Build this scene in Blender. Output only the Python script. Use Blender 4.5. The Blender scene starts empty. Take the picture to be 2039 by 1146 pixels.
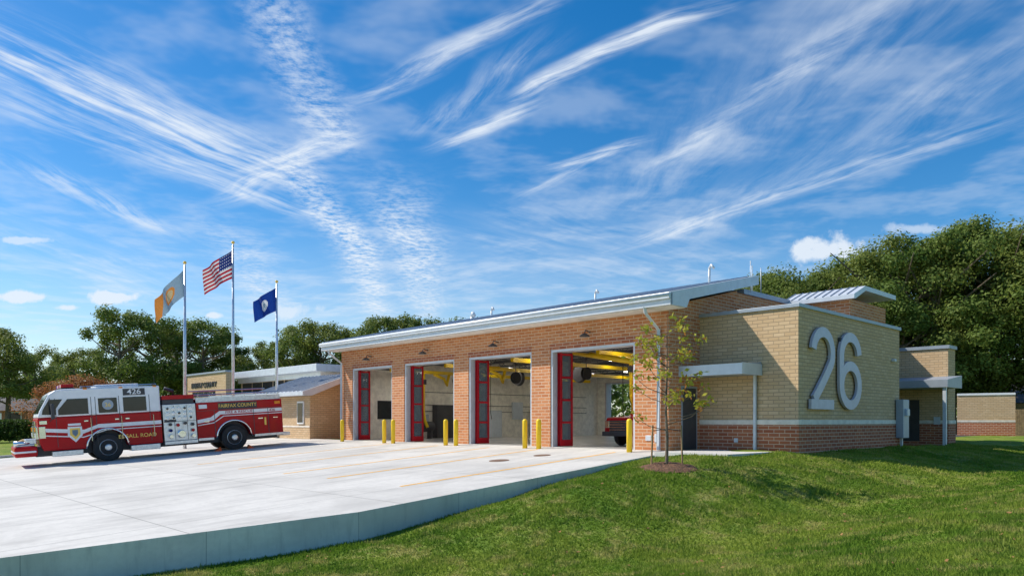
import bpy, math, random, bmesh
import numpy as np
from mathutils import Vector, Matrix
random.seed(7); rng=np.random.default_rng(7)
sc=bpy.context.scene
sc.view_settings.view_transform='Standard'; sc.view_settings.look='None'; sc.view_settings.exposure=0
FOC=1476.0; CX=1019.5; HY=838.0; CH=1.07
F=np.array([-0.7193,0.6947]); R=np.array([0.6947,0.7193])
def wp(px,d):
    u=(px-CX)/FOC; p=d*(F+u*R); return float(p[0]),float(p[1])
def zpx(py,d): return CH+(HY-py)*d/FOC
cam=bpy.data.cameras.new('camera'); co=bpy.data.objects.new('camera',cam); sc.collection.objects.link(co)
cam.sensor_width=36; cam.lens=36*FOC/2039; cam.shift_y=(HY-573)/2039; cam.clip_end=3000; cam.clip_start=.1
co.location=(0,0,CH); co.rotation_euler=(math.pi/2,0,math.atan2(-F[0],F[1])); sc.camera=co
class NT:
    def __init__(s,tree): s.t=tree; s.n=tree.nodes; s.l=tree.links
    def new(s,typ,**k):
        n=s.n.new(typ)
        for a,v in k.items(): setattr(n,a,v)
        return n
    def inp(s,sock,v):
        if isinstance(v,bpy.types.NodeSocket): s.l.new(v,sock)
        else: sock.default_value=v
    def math(s,op,a,b=0.0,c=None,clamp=False):
        n=s.new('ShaderNodeMath',operation=op,use_clamp=clamp); s.inp(n.inputs[0],a); s.inp(n.inputs[1],b)
        if c is not None: s.inp(n.inputs[2],c)
        return n.outputs[0]
    def dot(s,a,v):
        n=s.new('ShaderNodeVectorMath',operation='DOT_PRODUCT'); s.inp(n.inputs[0],a); n.inputs[1].default_value=v
        return n.outputs['Value']
    def rng(s,v,a,b,c=0.,d=1.,smooth=True):
        n=s.new('ShaderNodeMapRange'); n.interpolation_type='SMOOTHSTEP' if smooth else 'LINEAR'
        s.inp(n.inputs[0],v); n.inputs[1].default_value=a; n.inputs[2].default_value=b; n.inputs[3].default_value=c; n.inputs[4].default_value=d
        return n.outputs[0]
    def noise(s,vec,scale,detail=4,rough=.55,dist=0.,col=False,dim='3D'):
        n=s.new('ShaderNodeTexNoise'); n.noise_dimensions=dim; s.inp(n.inputs['Vector'],vec); n.inputs['Scale'].default_value=scale
        n.inputs['Detail'].default_value=detail; n.inputs['Roughness'].default_value=rough; n.inputs['Distortion'].default_value=dist
        return n.outputs['Color' if col else 'Fac']
    def comb(s,x,y,z=0.):
        n=s.new('ShaderNodeCombineXYZ'); s.inp(n.inputs[0],x); s.inp(n.inputs[1],y); s.inp(n.inputs[2],z); return n.outputs[0]
    def mix(s,f,a,b,mode='MIX'):
        n=s.new('ShaderNodeMix',data_type='RGBA',blend_type=mode); s.inp(n.inputs[0],f)
        for sk,v in ((n.inputs[6],a),(n.inputs[7],b)):
            if isinstance(v,bpy.types.NodeSocket): s.l.new(v,sk)
            else: sk.default_value=(v[0],v[1],v[2],1)
        return n.outputs[2]
def newmat(name):
    m=bpy.data.materials.new(name); m.use_nodes=True; t=NT(m.node_tree); b=m.node_tree.nodes['Principled BSDF']
    return m,t,b
def pmat(name,col,rough=.5,metal=0.,var=.12,scale=3.,spec=.5,coat=0.,bump=0.,emit=0.):
    m,t,b=newmat(name); g=t.new('ShaderNodeNewGeometry').outputs['Position']
    n=t.noise(g,scale,3,.6); c=t.mix(t.rng(n,.3,.7),[x*(1-var) for x in col],[min(1,x*(1+var)) for x in col])
    t.l.new(c,b.inputs['Base Color']); b.inputs['Roughness'].default_value=rough; b.inputs['Metallic'].default_value=metal
    b.inputs['Specular IOR Level'].default_value=spec; b.inputs['Coat Weight'].default_value=coat
    if emit: b.inputs['Emission Color'].default_value=(1,.95,.86,1); b.inputs['Emission Strength'].default_value=emit
    if bump:
        bn=t.new('ShaderNodeBump'); bn.inputs['Strength'].default_value=bump; bn.inputs['Distance'].default_value=.02
        t.l.new(t.noise(g,scale*8,4),bn.inputs['Height']); t.l.new(bn.outputs[0],b.inputs['Normal'])
    return m
def brick(name,c1,c2,mortar,bw=.40,bh=.13,sz=.014):
    m,t,b=newmat(name); g=t.new('ShaderNodeNewGeometry').outputs['Position']
    u=t.dot(g,(1,1,0)); v=t.dot(g,(0,0,1)); vec=t.comb(u,v)
    br=t.new('ShaderNodeTexBrick'); t.l.new(vec,br.inputs['Vector']); br.inputs['Scale'].default_value=1
    br.inputs['Brick Width'].default_value=bw; br.inputs['Row Height'].default_value=bh; br.inputs['Mortar Size'].default_value=sz
    br.inputs['Mortar Smooth'].default_value=.3; br.inputs['Bias'].default_value=0
    n=t.noise(g,1.1,4,.6)
    a=t.mix(t.rng(n,.3,.7),[x*.88 for x in c1],c1)
    t.l.new(a,br.inputs['Color1']); br.inputs['Color2'].default_value=(*c2,1); br.inputs['Mortar'].default_value=(*mortar,1)
    t.l.new(br.outputs['Color'],b.inputs['Base Color']); b.inputs['Roughness'].default_value=.88; b.inputs['Specular IOR Level'].default_value=.25
    bn=t.new('ShaderNodeBump'); bn.inputs['Strength'].default_value=.6; bn.inputs['Distance'].default_value=.012; bn.invert=True
    t.l.new(br.outputs['Fac'],bn.inputs['Height']); t.l.new(bn.outputs[0],b.inputs['Normal'])
    return m
M={}
M['brick']=brick('orange_brick',(.66,.285,.125),(.49,.175,.07),(.66,.50,.35))
M['redbrick']=brick('red_brick',(.50,.175,.085),(.34,.10,.05),(.60,.44,.32))
M['tan']=brick('tan_brick',(.70,.51,.31),(.58,.40,.225),(.40,.285,.18))
M['stone']=pmat('cast_stone',(.76,.70,.60),.8,bump=.1)
M['gray']=pmat('gray_metal',(.34,.39,.45),.42,.15,.06)
M['lgray']=pmat('light_gray_metal',(.60,.64,.68),.4,.1,.06)
M['soffit']=pmat('soffit',(.82,.79,.73),.7)
M['numeral']=pmat('numeral_metal',(.50,.50,.60),.45,.2,.05)
M['yellow']=pmat('yellow_paint',(.90,.60,.01),.4,0,.06)
M['linepaint']=pmat('worn_yellow_line',(.82,.42,.03),.8,0,.15,4)
M['black']=pmat('black_rubber',(.018,.018,.019),.7)
M['dark']=pmat('dark_metal',(.05,.05,.055),.5)
M['chrome']=pmat('chrome',(.78,.79,.81),.16,1.,.05)
M['alu']=pmat('aluminium',(.66,.67,.69),.34,.75,.12,8)
M['red']=pmat('fire_red_paint',(.44,.002,.008),.33,0,.06,spec=.22,coat=.15)
M['doorred']=pmat('door_red_paint',(.42,.004,.012),.45,spec=.2)
M['white']=pmat('white_paint',(.82,.83,.84),.28,0,.04,coat=.3)
M['gold']=pmat('gold_lettering',(.90,.60,.12),.4,.1)
M['glass']=pmat('dark_glass',(.02,.025,.03),.06,0,.1,spec=.45)
M['iwall']=pmat('interior_block_wall',(.86,.82,.72),.8)
M['ceil']=pmat('ceiling_deck',(.6,.59,.56),.8)
M['steel']=pmat('joist_steel',(.13,.13,.14),.6)
M['bark']=pmat('bark',(.17,.13,.09),.9,0,.3,6,bump=.4)
M['wood']=pmat('wood',(.36,.22,.11),.8,0,.25,5)
M['mulch']=pmat('mulch',(.19,.10,.055),.95,0,.5,30,bump=1.)
M['roofshingle']=pmat('shingle',(.13,.12,.12),.9)
M['amber']=pmat('amber_lens',(.8,.25,.02),.2)
M['blue']=pmat('blue_lens',(.02,.06,.5),.2)
M['rust']=pmat('cast_iron_cover',(.20,.12,.075),.8)
M['asphalt']=pmat('asphalt',(.07,.07,.072),.9,bump=.3)
M['orange']=pmat('orange_plastic',(.8,.12,.02),.5)
M['deadleaf']=pmat('fallen_leaf',(.28,.15,.05),.9,0,.4,9)
M['tubelamp']=pmat('lit_tube_lens',(.9,.9,.9),.5,emit=16.)
m,t,b=newmat('window_glass'); b.inputs['Base Color'].default_value=(.18,.22,.25,1); b.inputs['Roughness'].default_value=.05
tr=t.new('ShaderNodeBsdfTransparent'); tr.inputs['Color'].default_value=(.8,.85,.85,1); mx=t.new('ShaderNodeMixShader'); mx.inputs[0].default_value=.6
t.l.new(b.outputs[0],mx.inputs[1]); t.l.new(tr.outputs[0],mx.inputs[2]); t.l.new(mx.outputs[0],t.n['Material Output'].inputs['Surface']); M['clear']=m
def concrete(name,base,joint='xy',lo=.78):
    m,t,b=newmat(name); g=t.new('ShaderNodeNewGeometry').outputs['Position']
    n1=t.noise(g,.35,5,.62,.4); n2=t.noise(g,6,5,.65)
    st=t.new('ShaderNodeVectorMath',operation='MULTIPLY'); t.l.new(g,st.inputs[0]); st.inputs[1].default_value=(1,.13,1) if joint!='w' else (3,3,.5)
    n3=t.noise(st.outputs[0],1.7,4,.6)
    c=t.mix(t.rng(n1,.32,.66),[x*lo for x in base],base)
    c=t.mix(t.rng(n2,.35,.7,0,.32),c,[x*.72 for x in base])
    c=t.mix(t.rng(n3,.46,.74,0,.55),c,[x*.60 for x in base])
    def j(axis,per,off,w=.014):
        v=t.dot(g,axis); f=t.math('FRACT',t.math('DIVIDE',t.math('ADD',v,500+off),per))
        d=t.math('ABSOLUTE',t.math('SUBTRACT',f,.5)); return t.math('GREATER_THAN',d,.5-w/per)
    if joint=='xy':
        jj=t.math('MAXIMUM',j((1,0,0),5.15,.9),j((0,1,0),4.6,.3)); c=t.mix(t.math('MULTIPLY',jj,.6),c,(.14,.135,.12))
    if joint=='w':
        jj=j((0,1,0),3.05,.3,.008); c=t.mix(t.math('MULTIPLY',jj,.5),c,(.14,.14,.13))
    t.l.new(c,b.inputs['Base Color']); b.inputs['Roughness'].default_value=.85; b.inputs['Specular IOR Level'].default_value=.25
    bn=t.new('ShaderNodeBump'); bn.inputs['Strength'].default_value=.2; bn.inputs['Distance'].default_value=.02
    t.l.new(n2,bn.inputs['Height']); t.l.new(bn.outputs[0],b.inputs['Normal'])
    return m
M['apron']=concrete('concrete_apron',(.70,.675,.62))
M['cwall']=concrete('concrete_wall',(.80,.79,.68),'w',.72)
M['floor']=concrete('interior_floor',(.62,.60,.56)); M['floor'].node_tree.nodes['Principled BSDF'].inputs['Roughness'].default_value=.22
M['floor'].node_tree.nodes['Principled BSDF'].inputs['Specular IOR Level'].default_value=.5
def grassmat(name,blade=False):
    m,t,b=newmat(name); g=t.new('ShaderNodeNewGeometry').outputs['Position']
    n1=t.noise(g,.25,4,.62,.3); n2=t.noise(g,1.4,5,.68); n3=t.noise(g,22,3,.7); n4=t.noise(g,.6,3,.6,1.)
    k=1.2 if blade else 1.
    K=lambda c:[x*k for x in c]
    c=t.mix(t.rng(n1,.38,.62),K((.120,.210,.020)),K((.250,.310,.045)))
    c=t.mix(t.rng(n2,.48,.66,0,.85),c,K((.40,.36,.12)))
    c=t.mix(t.rng(n4,.52,.70,0,.55),c,K((.075,.155,.018)))
    c=t.mix(t.rng(n3,.40,.70,0,.6),c,K((.07,.125,.018)))
    t.l.new(c,b.inputs['Base Color']); b.inputs['Roughness'].default_value=.85; b.inputs['Specular IOR Level'].default_value=.12
    if blade:
        tr=t.new('ShaderNodeBsdfTranslucent'); t.l.new(c,tr.inputs['Color'])
        mx=t.new('ShaderNodeMixShader'); mx.inputs[0].default_value=.4
        t.l.new(b.outputs[0],mx.inputs[1]); t.l.new(tr.outputs[0],mx.inputs[2]); t.l.new(mx.outputs[0],t.n['Material Output'].inputs['Surface'])
    else:
        bn=t.new('ShaderNodeBump'); bn.inputs['Strength'].default_value=.8; bn.inputs['Distance'].default_value=.04
        t.l.new(n3,bn.inputs['Height']); t.l.new(bn.outputs[0],b.inputs['Normal'])
    return m
M['lawn']=grassmat('lawn_grass'); M['blade']=grassmat('grass_blades',True)
def leafmat(name,c1,c2,c3=None,scale=.45):
    m,t,b=newmat(name); g=t.new('ShaderNodeNewGeometry'); p=g.outputs['Position']
    n=t.noise(p,scale,3,.6); r=g.outputs['Random Per Island']
    c=t.mix(t.rng(n,.36,.64),c1,c2); c=t.mix(t.math('MULTIPLY',r,.5),c,[x*.5 for x in c1])
    if c3: c=t.mix(t.math('GREATER_THAN',r,.85),c,c3)
    oi=t.new('ShaderNodeObjectInfo').outputs['Random']
    c=t.mix(t.math('MULTIPLY',oi,.4),c,[c2[0]*1.3,c2[1]*.95,c2[2]])
    t.l.new(c,b.inputs['Base Color']); b.inputs['Roughness'].default_value=.6; b.inputs['Specular IOR Level'].default_value=.2
    tr=t.new('ShaderNodeBsdfTranslucent'); t.l.new(c,tr.inputs['Color'])
    mx=t.new('ShaderNodeMixShader'); mx.inputs[0].default_value=.42
    t.l.new(b.outputs[0],mx.inputs[1]); t.l.new(tr.outputs[0],mx.inputs[2]); t.l.new(mx.outputs[0],t.n['Material Output'].inputs['Surface'])
    return m
M['leaf']=leafmat('oak_leaves',(.120,.205,.038),(.235,.305,.065))
M['leafy']=leafmat('young_leaves',(.38,.42,.045),(.56,.50,.06),(.45,.20,.05),3.)
M['leafr']=leafmat('autumn_leaves',(.36,.14,.05),(.44,.22,.08))
M['hedge']=leafmat('hedge_leaves',(.04,.09,.02),(.08,.14,.03))
def link(o,parent=None):
    sc.collection.objects.link(o)
    if parent: o.parent=parent
    return o
def empty(name,loc=(0,0,0),rot=(0,0,0)):
    e=bpy.data.objects.new(name,None); e.location=loc; e.rotation_euler=rot; e.empty_display_size=.3; sc.collection.objects.link(e); return e
def bevel(o,w,seg=2):
    if w:
        b=o.modifiers.new('bevel','BEVEL'); b.width=w; b.segments=seg; b.limit_method='ANGLE'
    return o
def fixn(o):
    bm=bmesh.new(); bm.from_mesh(o.data); bmesh.ops.recalc_face_normals(bm,faces=bm.faces); bm.to_mesh(o.data); bm.free(); return o
def mesh(name,v,f,mat,parent=None,bw=0,smooth=False):
    m=bpy.data.meshes.new(name); m.from_pydata([tuple(map(float,a)) for a in v],[],f); m.update()
    if mat: m.materials.append(M[mat] if isinstance(mat,str) else mat)
    if smooth: m.polygons.foreach_set('use_smooth',[True]*len(m.polygons))
    o=bpy.data.objects.new(name,m); link(o,parent); bevel(o,bw); return o
def box(name,x0,x1,y0,y1,z0,z1,mat,parent=None,bw=0):
    v=[(x,y,z) for z in (z0,z1) for x,y in ((x0,y0),(x1,y0),(x1,y1),(x0,y1))]
    f=[(3,2,1,0),(4,5,6,7),(0,1,5,4),(1,2,6,5),(2,3,7,6),(3,0,4,7)]
    return mesh(name,v,f,mat,parent,bw)
def prism(name,prof,a0,a1,axis,mat,parent=None,bw=0):
    n=len(prof); v=[]
    for a in (a0,a1):
        for p,q in prof: v.append({'x':(a,p,q),'y':(p,a,q),'z':(p,q,a)}[axis])
    f=[tuple(range(n-1,-1,-1)),tuple(range(n,2*n))]+[(i,(i+1)%n,n+(i+1)%n,n+i) for i in range(n)]
    o=mesh(name,v,f,mat,parent); fixn(o); bevel(o,bw); return o
def tubedata(pts,rad,n=8):
    v=[];f=[]; pts=[Vector(p) for p in pts]
    rs=rad if isinstance(rad,(list,tuple)) else [rad]*len(pts)
    for i,p in enumerate(pts):
        d=(pts[min(i+1,len(pts)-1)]-pts[max(i-1,0)]).normalized()
        a=d.orthogonal().normalized() if abs(d.z)>.99 else d.cross(Vector((0,0,1))).normalized(); b=d.cross(a)
        for k in range(n):
            an=2*math.pi*k/n; q=p+(a*math.cos(an)+b*math.sin(an))*rs[i]; v.append(tuple(q))
    for i in range(len(pts)-1):
        for k in range(n): f.append((i*n+k,i*n+(k+1)%n,(i+1)*n+(k+1)%n,(i+1)*n+k))
    f.append(tuple(range(n-1,-1,-1))); f.append(tuple(range((len(pts)-1)*n,len(pts)*n)))
    return v,f
def tube(name,pts,rad,mat,parent=None,n=10):
    v,f=tubedata(pts,rad,n); return mesh(name,v,f,mat,parent,smooth=(n>6))
def lathe(name,prof,center,axis,mat,parent=None,n=32):
    v=[];f=[]
    for r,h in prof:
        for k in range(n):
            a=2*math.pi*k/n; c,s=r*math.cos(a),r*math.sin(a)
            v.append({'z':(center[0]+c,center[1]+s,center[2]+h),'y':(center[0]+c,center[1]+h,center[2]+s),'x':(center[0]+h,center[1]+c,center[2]+s)}[axis])
    for i in range(len(prof)-1):
        for k in range(n): f.append((i*n+k,i*n+(k+1)%n,(i+1)*n+(k+1)%n,(i+1)*n+k))
    f.append(tuple(range(n))); f.append(tuple(range((len(prof)-1)*n,len(prof)*n)))
    return fixn(mesh(name,v,f,mat,parent))
def text(name,s,loc,rot,size,mat,parent=None,ext=.006,sx=1.,align='CENTER'):
    c=bpy.data.curves.new(name,'FONT'); c.body=s; c.size=size; c.extrude=ext; c.align_x=align; c.align_y='CENTER'; c.offset=.008*size
    c.materials.append(M[mat]); o=bpy.data.objects.new(name,c); o.location=loc; o.rotation_euler=rot; o.scale=(sx,1,1); link(o,parent); return o
def npmesh(name,verts,nper,mat):
    nv=len(verts); nf=nv//nper; m=bpy.data.meshes.new(name); m.vertices.add(nv); m.vertices.foreach_set('co',verts.astype(np.float32).ravel())
    m.loops.add(nv); m.loops.foreach_set('vertex_index',np.arange(nv,dtype=np.int32)); m.polygons.add(nf)
    m.polygons.foreach_set('loop_start',np.arange(0,nv,nper,dtype=np.int32)); m.polygons.foreach_set('loop_total',np.full(nf,nper,dtype=np.int32))
    m.update(calc_edges=True); m.validate(); m.materials.append(M[mat]); return m
# ---------- terrain
SL=.07
def apz(Y): return -SL*np.maximum(0,22.7-np.asarray(Y,float))
CP=np.array([(-15.1,24.6,-.02),(-15.1,21.3,-.18),(-14.8,17,-.66),(-14.6,13,-1.22),(-14.3,9,-1.62),(-16.1,2.66,-2.05),(-18,-5,-2.4),
(-11.5,24.8,-.03),(-11.5,30,-.02),(-11.5,34.5,0),(-12,43,0),(-11.7,17.2,-.18),(-12.9,20,-.10),(-10,20,-.28),(-10,25,-.22),(-10,30,-.2),(-7.1,24,-1.02),(-6.8,32,-.92),(-7,42,-.55),(-7.6,18,-1.2),(-8,13,-1.45),(-9,9,-1.6),(-11,6,-1.75),(-12.2,13,-.66),(-10.5,14,-.68),
(-4,14,-.62),(-3.4,20,-.36),(-3,30,-.25),(0,40,-.1),(-4,9,-.80),(-2,5,-.70),(0,0,-.6),(5,10,-.4),(5,25,-.1),(10,40,0),(-5,0,-1.1),(-10,-3,-1.8),(-10,60,0),(0,60,0),(-20,60,0),(20,0,-.3),(20,60,.1),(-20,45,0)],float)
D=np.hypot(CP[:,None,0]-CP[None,:,0],CP[:,None,1]-CP[None,:,1]); ker=lambda r: np.sqrt(r*r+1.5)
n=len(CP); A=np.zeros((n+3,n+3)); A[:n,:n]=ker(D)+np.eye(n)*-.05; A[:n,n]=1;A[:n,n+1:]=CP[:,:2];A[n,:n]=1;A[n+1:,:n]=CP[:,:2].T
W=np.linalg.solve(A,np.concatenate([CP[:,2],[0,0,0]])); NCP=n
def rbf(X,Y):
    Xc=np.clip(X,-20,20);Yc=np.clip(Y,-8,60); r=np.zeros_like(Xc)
    for i in range(NCP): r+=W[i]*ker(np.hypot(Xc-CP[i,0],Yc-CP[i,1]))
    return r+W[NCP]+W[NCP+1]*Xc+W[NCP+2]*Yc
EY=[-14,-6,2.66,9.07,21.3,22.7]; EX=[-20,-18.5,-16.1,-14.3,-15.0,-15.0]
def edgeX(Y): return np.interp(Y,EY,EX)
def terr(X,Y):
    X=np.asarray(X,float);Y=np.asarray(Y,float)
    right=rbf(X,Y)+(.035*np.sin(X*1.3+.5*Y)*np.sin(Y*.9-.3*X)+.018*np.sin(X*3.1-Y)*np.sin(Y*2.3+X))*(X>-14)
    inap=(Y<22.75)&(X<edgeX(Y)-.05)&(X>-49.9)
    left=apz(Y)+.04; left=np.where(Y<-15,apz(-15)+.0,left)
    far=np.where(Y>22.7,-.02,left)
    z=np.where(X<-20,far,right)
    z=np.where(inap,np.minimum(apz(Y)-.45,right),z)
    z=np.where((X<-11.7)&(X>-37.6)&(Y>24.9)&(Y<45.9),-.3,z)
    z=np.where((X<-15.5)&(X>-37.6)&(Y>22.75)&(Y<=24.95),-.3,z)
    return z
def axis(a,b,st,lo,hi):
    core=list(np.arange(a,b+.01,st)); l=[];x=a;s=st
    while x>lo: s*=1.35; x-=s; l.append(x)
    r=[];x=b;s=st
    while x<hi: s*=1.35; x+=s; r.append(x)
    return np.array(l[::-1]+core+r)
xs=axis(-54,14,.4,-900,900); ys=axis(-8,60,.4,-500,1100)
XX,YY=np.meshgrid(xs,ys); ZZ=terr(XX,YY)
nx,ny=len(xs),len(ys); V=np.stack([XX,YY,ZZ],-1).reshape(-1,3)
Fc=[(j*nx+i,j*nx+i+1,(j+1)*nx+i+1,(j+1)*nx+i) for j in range(ny-1) for i in range(nx-1)]
mesh('grass_ground',V,Fc,'lawn',smooth=True)
N=380000
d=4+34*rng.random(N*2)**1.35; u=rng.uniform(-.75,.78,N*2); X=d*(F[0]+u*R[0]); Y=d*(F[1]+u*R[1])
k=(X>edgeX(Y)+.04)&~((X<-11.4)&(Y>24.7))&~((X<-12.15)&(Y>21.25)); k&=np.hypot(X+11.7,Y-17.2)>.72
X=X[k][:N];Y=Y[k][:N];d=d[k][:N];N=len(X);Z=terr(X,Y)
hh=rng.uniform(.03,.075,N)*(1+.35*np.sin(X*2.1)*np.sin(Y*1.7))*(1+.6*(rng.random(N)<.06)); an=rng.uniform(0,6.28,N); w=.005+.0009*d
dx,dy=np.cos(an)*w,np.sin(an)*w; lx=rng.normal(0,.035,N); ly=rng.normal(0,.035,N)
V=np.empty((N,3,3)); V[:,0]=np.stack([X-dx,Y-dy,Z-.01],1); V[:,1]=np.stack([X+dx,Y+dy,Z-.01],1); V[:,2]=np.stack([X+lx,Y+ly,Z+hh],1)
link(bpy.data.objects.new('lawn_grass_blades',npmesh('lawn_grass_blades',V.reshape(-1,3),3,'blade')))
# fallen leaves
N=420; d=6+26*rng.random(N); u=rng.uniform(-.3,.7,N); X=d*(F[0]+u*R[0]); Y=d*(F[1]+u*R[1]); k=(X>edgeX(Y)+.2)&~((X<-11.4)&(Y>20.9)); X=X[k];Y=Y[k];N=len(X); Z=terr(X,Y)+.055
an=rng.uniform(0,6.28,N); s=rng.uniform(.02,.045,N); c_,s_=np.cos(an)*s,np.sin(an)*s; tl=rng.normal(0,.012,(4,N))
V=np.stack([np.stack([X-c_,Y-s_,Z+tl[0]],1),np.stack([X+s_*.6,Y-c_*.6,Z+tl[1]],1),np.stack([X+c_,Y+s_,Z+tl[2]],1),np.stack([X-s_*.6,Y+c_*.6,Z+tl[3]],1)],1).reshape(-1,3)
link(bpy.data.objects.new('fallen_leaves',npmesh('fallen_leaves',V,4,'deadleaf')))
# apron
E=empty('concrete_apron')
poly=[(-50,22.7),(-50,-14),(-20,-14),(-18.5,-6),(-16.1,2.66),(-14.3,9.07),(-15.0,21.3),(-15.0,22.7)]
m_=len(poly)
v=[(x,y,float(apz(y))) for x,y in poly]+[(x,y,float(apz(y))-1.4) for x,y in poly]
mesh('slab_top',v[:m_],[tuple(range(m_))],'apron',E)
mesh('retaining_wall',v,[(i,(i+1)%m_,m_+(i+1)%m_,m_+i) for i in range(m_)],'cwall',E)
for X0 in (-17.0,-20.95,-23.9,-27.5,-31.5):
    v=[(X0-.07,12.1,apz(12.1)+.004),(X0+.07,12.1,apz(12.1)+.004),(X0+.07,21.7,apz(21.7)+.004),(X0-.07,21.7,apz(21.7)+.004)]
    mesh('lane_line',v,[(0,1,2,3)],'linepaint',E)
for (X0,Y0,r) in ((-19.3,18.0,.36),(-19.0,19.9,.32)):
    e=lathe('manhole_cover',[(r,-.02),(r,.006),(r*.9,.008),(r*.88,.004),(.02,.006)],(0,0,0),'z','rust'); e.location=(X0,Y0,apz(Y0)+.006); e.rotation_euler=(SL,0,0)
box('entry_walk',-15.0,-12.2,21.3,24.79,-.5,.012,'apron')
CURB=empty('curb')
for i in range(12):
    y0=-14+i*3.04; y1=y0+3.03
    v=[(x,y,float(apz(y))+z) for x in (-50.22,-50.0) for y in (y0,y1) for z in (-.5,.14)]
    mesh('curb_segment',v,[(0,1,3,2),(4,6,7,5),(1,5,7,3),(0,4,5,1),(2,3,7,6),(0,2,6,4)],'apron',CURB)
box('rear_driveway',-48,-15.4,46.0,74,-.2,.015,'asphalt')
# ---------- main fire station
B=empty('fire_station_building')
YF=22.7; XL=-37.7; XR=-15.36; ZT=4.05
OP=[(-36.55,-32.65),(-31.55,-27.5),(-26.45,-22.3),(-21.2,-16.85)]
edges=[XL]+[a for o in OP for a in o]+[XR]
for Y0,Y1,nm in ((YF,YF+.6,'front'),(45.4,46.0,'rear')):
    for i in range(0,len(edges),2):
        box('brick_pier_'+nm,edges[i],edges[i+1],Y0,Y1,-.6,ZT,'brick',B)
    box('brick_header_'+nm,XL,XR,Y0,Y1,ZT,5.25 if nm=='front' else 6.3,'brick',B)
    for a,b in OP:
        box('jamb_'+nm,a,a+.10,Y0+.04,Y1+.03,0,ZT-.1,'lgray',B); box('jamb_'+nm,b-.10,b,Y0+.04,Y1+.03,0,ZT-.1,'lgray',B)
        box('door_head_'+nm,a,b,Y0+.04,Y1+.03,ZT-.1,ZT-.002,'lgray',B)
for a,b in OP: box('soldier_course',a,b,YF-.012,YF,ZT+.002,ZT+.22,'redbrick',B)
prism('side_wall',[(YF+.6,-.6),(27.6,-.6),(27.6,6.38),(YF+.6,5.38)],XR-.4,XR,'x','brick',B)
prism('side_wall_front_gable',[(YF+.0,5.25),(YF+.6,5.25),(YF+.6,5.38)],XR-.4,XR-.0,'x','brick',B)
box('side_wall_rear',XR-.4,XR,27.6,45.4,-.6,6.3,'brick',B)
box('interior_side_wall',XR-.43,XR-.402,YF+.62,45.38,0,5.15,'iwall',B)
box('left_wall',XL,XL+.35,YF+.6,45.4,-.6,5.4,'brick',B); box('interior_left_wall',XL+.352,XL+.38,YF+.62,45.38,0,5.15,'iwall',B)
box('interior_rear_header',XL+.4,XR-.45,45.36,45.398,4.06,5.15,'iwall',B)
for i in range(0,len(edges),2): box('interior_rear_pier',max(edges[i],XL+.4),min(edges[i+1],XR-.45),45.36,45.398,0,4.05,'iwall',B)
box('interior_floor',XL,XR-.01,YF+.002,46.0,-.3,.006,'floor',B)
prof=[(21.7,5.10),(21.7,5.54),(27.95,6.95),(27.95,6.58),(22.9,5.42),(22.72,5.10)]
prism('metal_roof',prof,-38.25,-14.6,'x','lgray',B)
box('soffit',-38.2,-14.65,21.85,22.69,5.085,5.099,'soffit',B)
tube('gutter',[(-38.3,21.64,5.44),(-14.6,21.64,5.44)],.075,'lgray',B,8)
box('gutter_face',-38.3,-14.58,21.60,21.697,5.30,5.52,'lgray',B,.02)
X0=-38.0
while X0<-14.7:
    v,f=tubedata([(X0,21.72,5.565),(X0,27.93,6.965)],.025,4); mesh('roof_seam',v,f,'gray',B); X0+=.45
box('rake_trim',-14.598,-14.57,21.75,21.8,5.12,5.5,'gray',B)
box('flat_roof',XL+.0,XR+.1,27.97,46.1,6.302,6.5,'gray',B)
box('ceiling_deck',XL+.1,XR-.1,YF+.3,45.9,5.16,5.2,'ceil',B)
box('clerestory_wall',XL,XR-.41,27.6,27.9,5.3,6.4,'lgray',B)
for X0,Y0,z0,h,r in ((-21.5,26,6.4,.45,.045),(-15.8,26.2,6.5,.65,.05),(-29,26.5,6.55,.4,.05),(-30,26,6.4,.3,.1)):
    tube('roof_vent',[(X0,Y0,z0-.2),(X0,Y0,z0+h)],r,'lgray',B); tube('vent_cap',[(X0,Y0,z0+h),(X0+.12,Y0-.05,z0+h+.12),(X0+.25,Y0-.08,z0+h-.03)],r*1.1,'lgray',B)
for k,(X0,Y0,h) in enumerate(((-15.2,28.4,7.7),(-14.9,28.7,7.4),(-15.4,28.9,7.6))): tube('antenna',[(X0,Y0,6.4),(X0,Y0,h)],.02,'lgray',B)
def spout(X0,Ya,zt,Yw,zb=0.02,parent=B):
    v,f=tubedata([(X0,Ya,zt),(X0,Ya+.05,zt-.22),(X0,Yw-.1,zt-.75),(X0,Yw-.1,zb)],.075,4); mesh('downspout',v,f,'lgray',parent)
spout(-15.72,21.75,5.15,YF); spout(-37.55,21.75,5.15,YF)
for a,b in OP:
    c=(a+b)/2
    lathe('door_lamp_shade',[(.02,.12),(.08,.1),(.22,.0),(.2,-.02)],(c,YF-.35,4.42),'z','dark',B,16); tube('door_lamp_arm',[(c,YF,4.6),(c,YF-.3,4.66),(c,YF-.35,4.52)],.02,'dark',B,6)
def fold(Xj,yin,ang):
    P=empty('folding_door'); P.location=(Xj,yin,0); P.rotation_euler=(0,0,ang); P.parent=B
    w=.64
    for off in (0,.16):
        box('stile',off-.03,off+.03,0,.09,.03,3.93,'doorred',P); box('stile',off-.03,off+.03,w-.09,w,.03,3.93,'doorred',P)
        for zz in (.03,.98,1.92,2.86,3.82): box('rail',off-.028,off+.028,.09,w-.09,zz,zz+(.26 if zz<.1 else .08),'doorred',P)
        box('glass',off-.006,off+.006,.09,w-.09,.2,3.86,'clear',P)
for a,b in OP:
    fold(a+.16,YF+.30,math.radians(-12)); fold(b-.32,YF+.35,math.radians(9))
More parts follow.
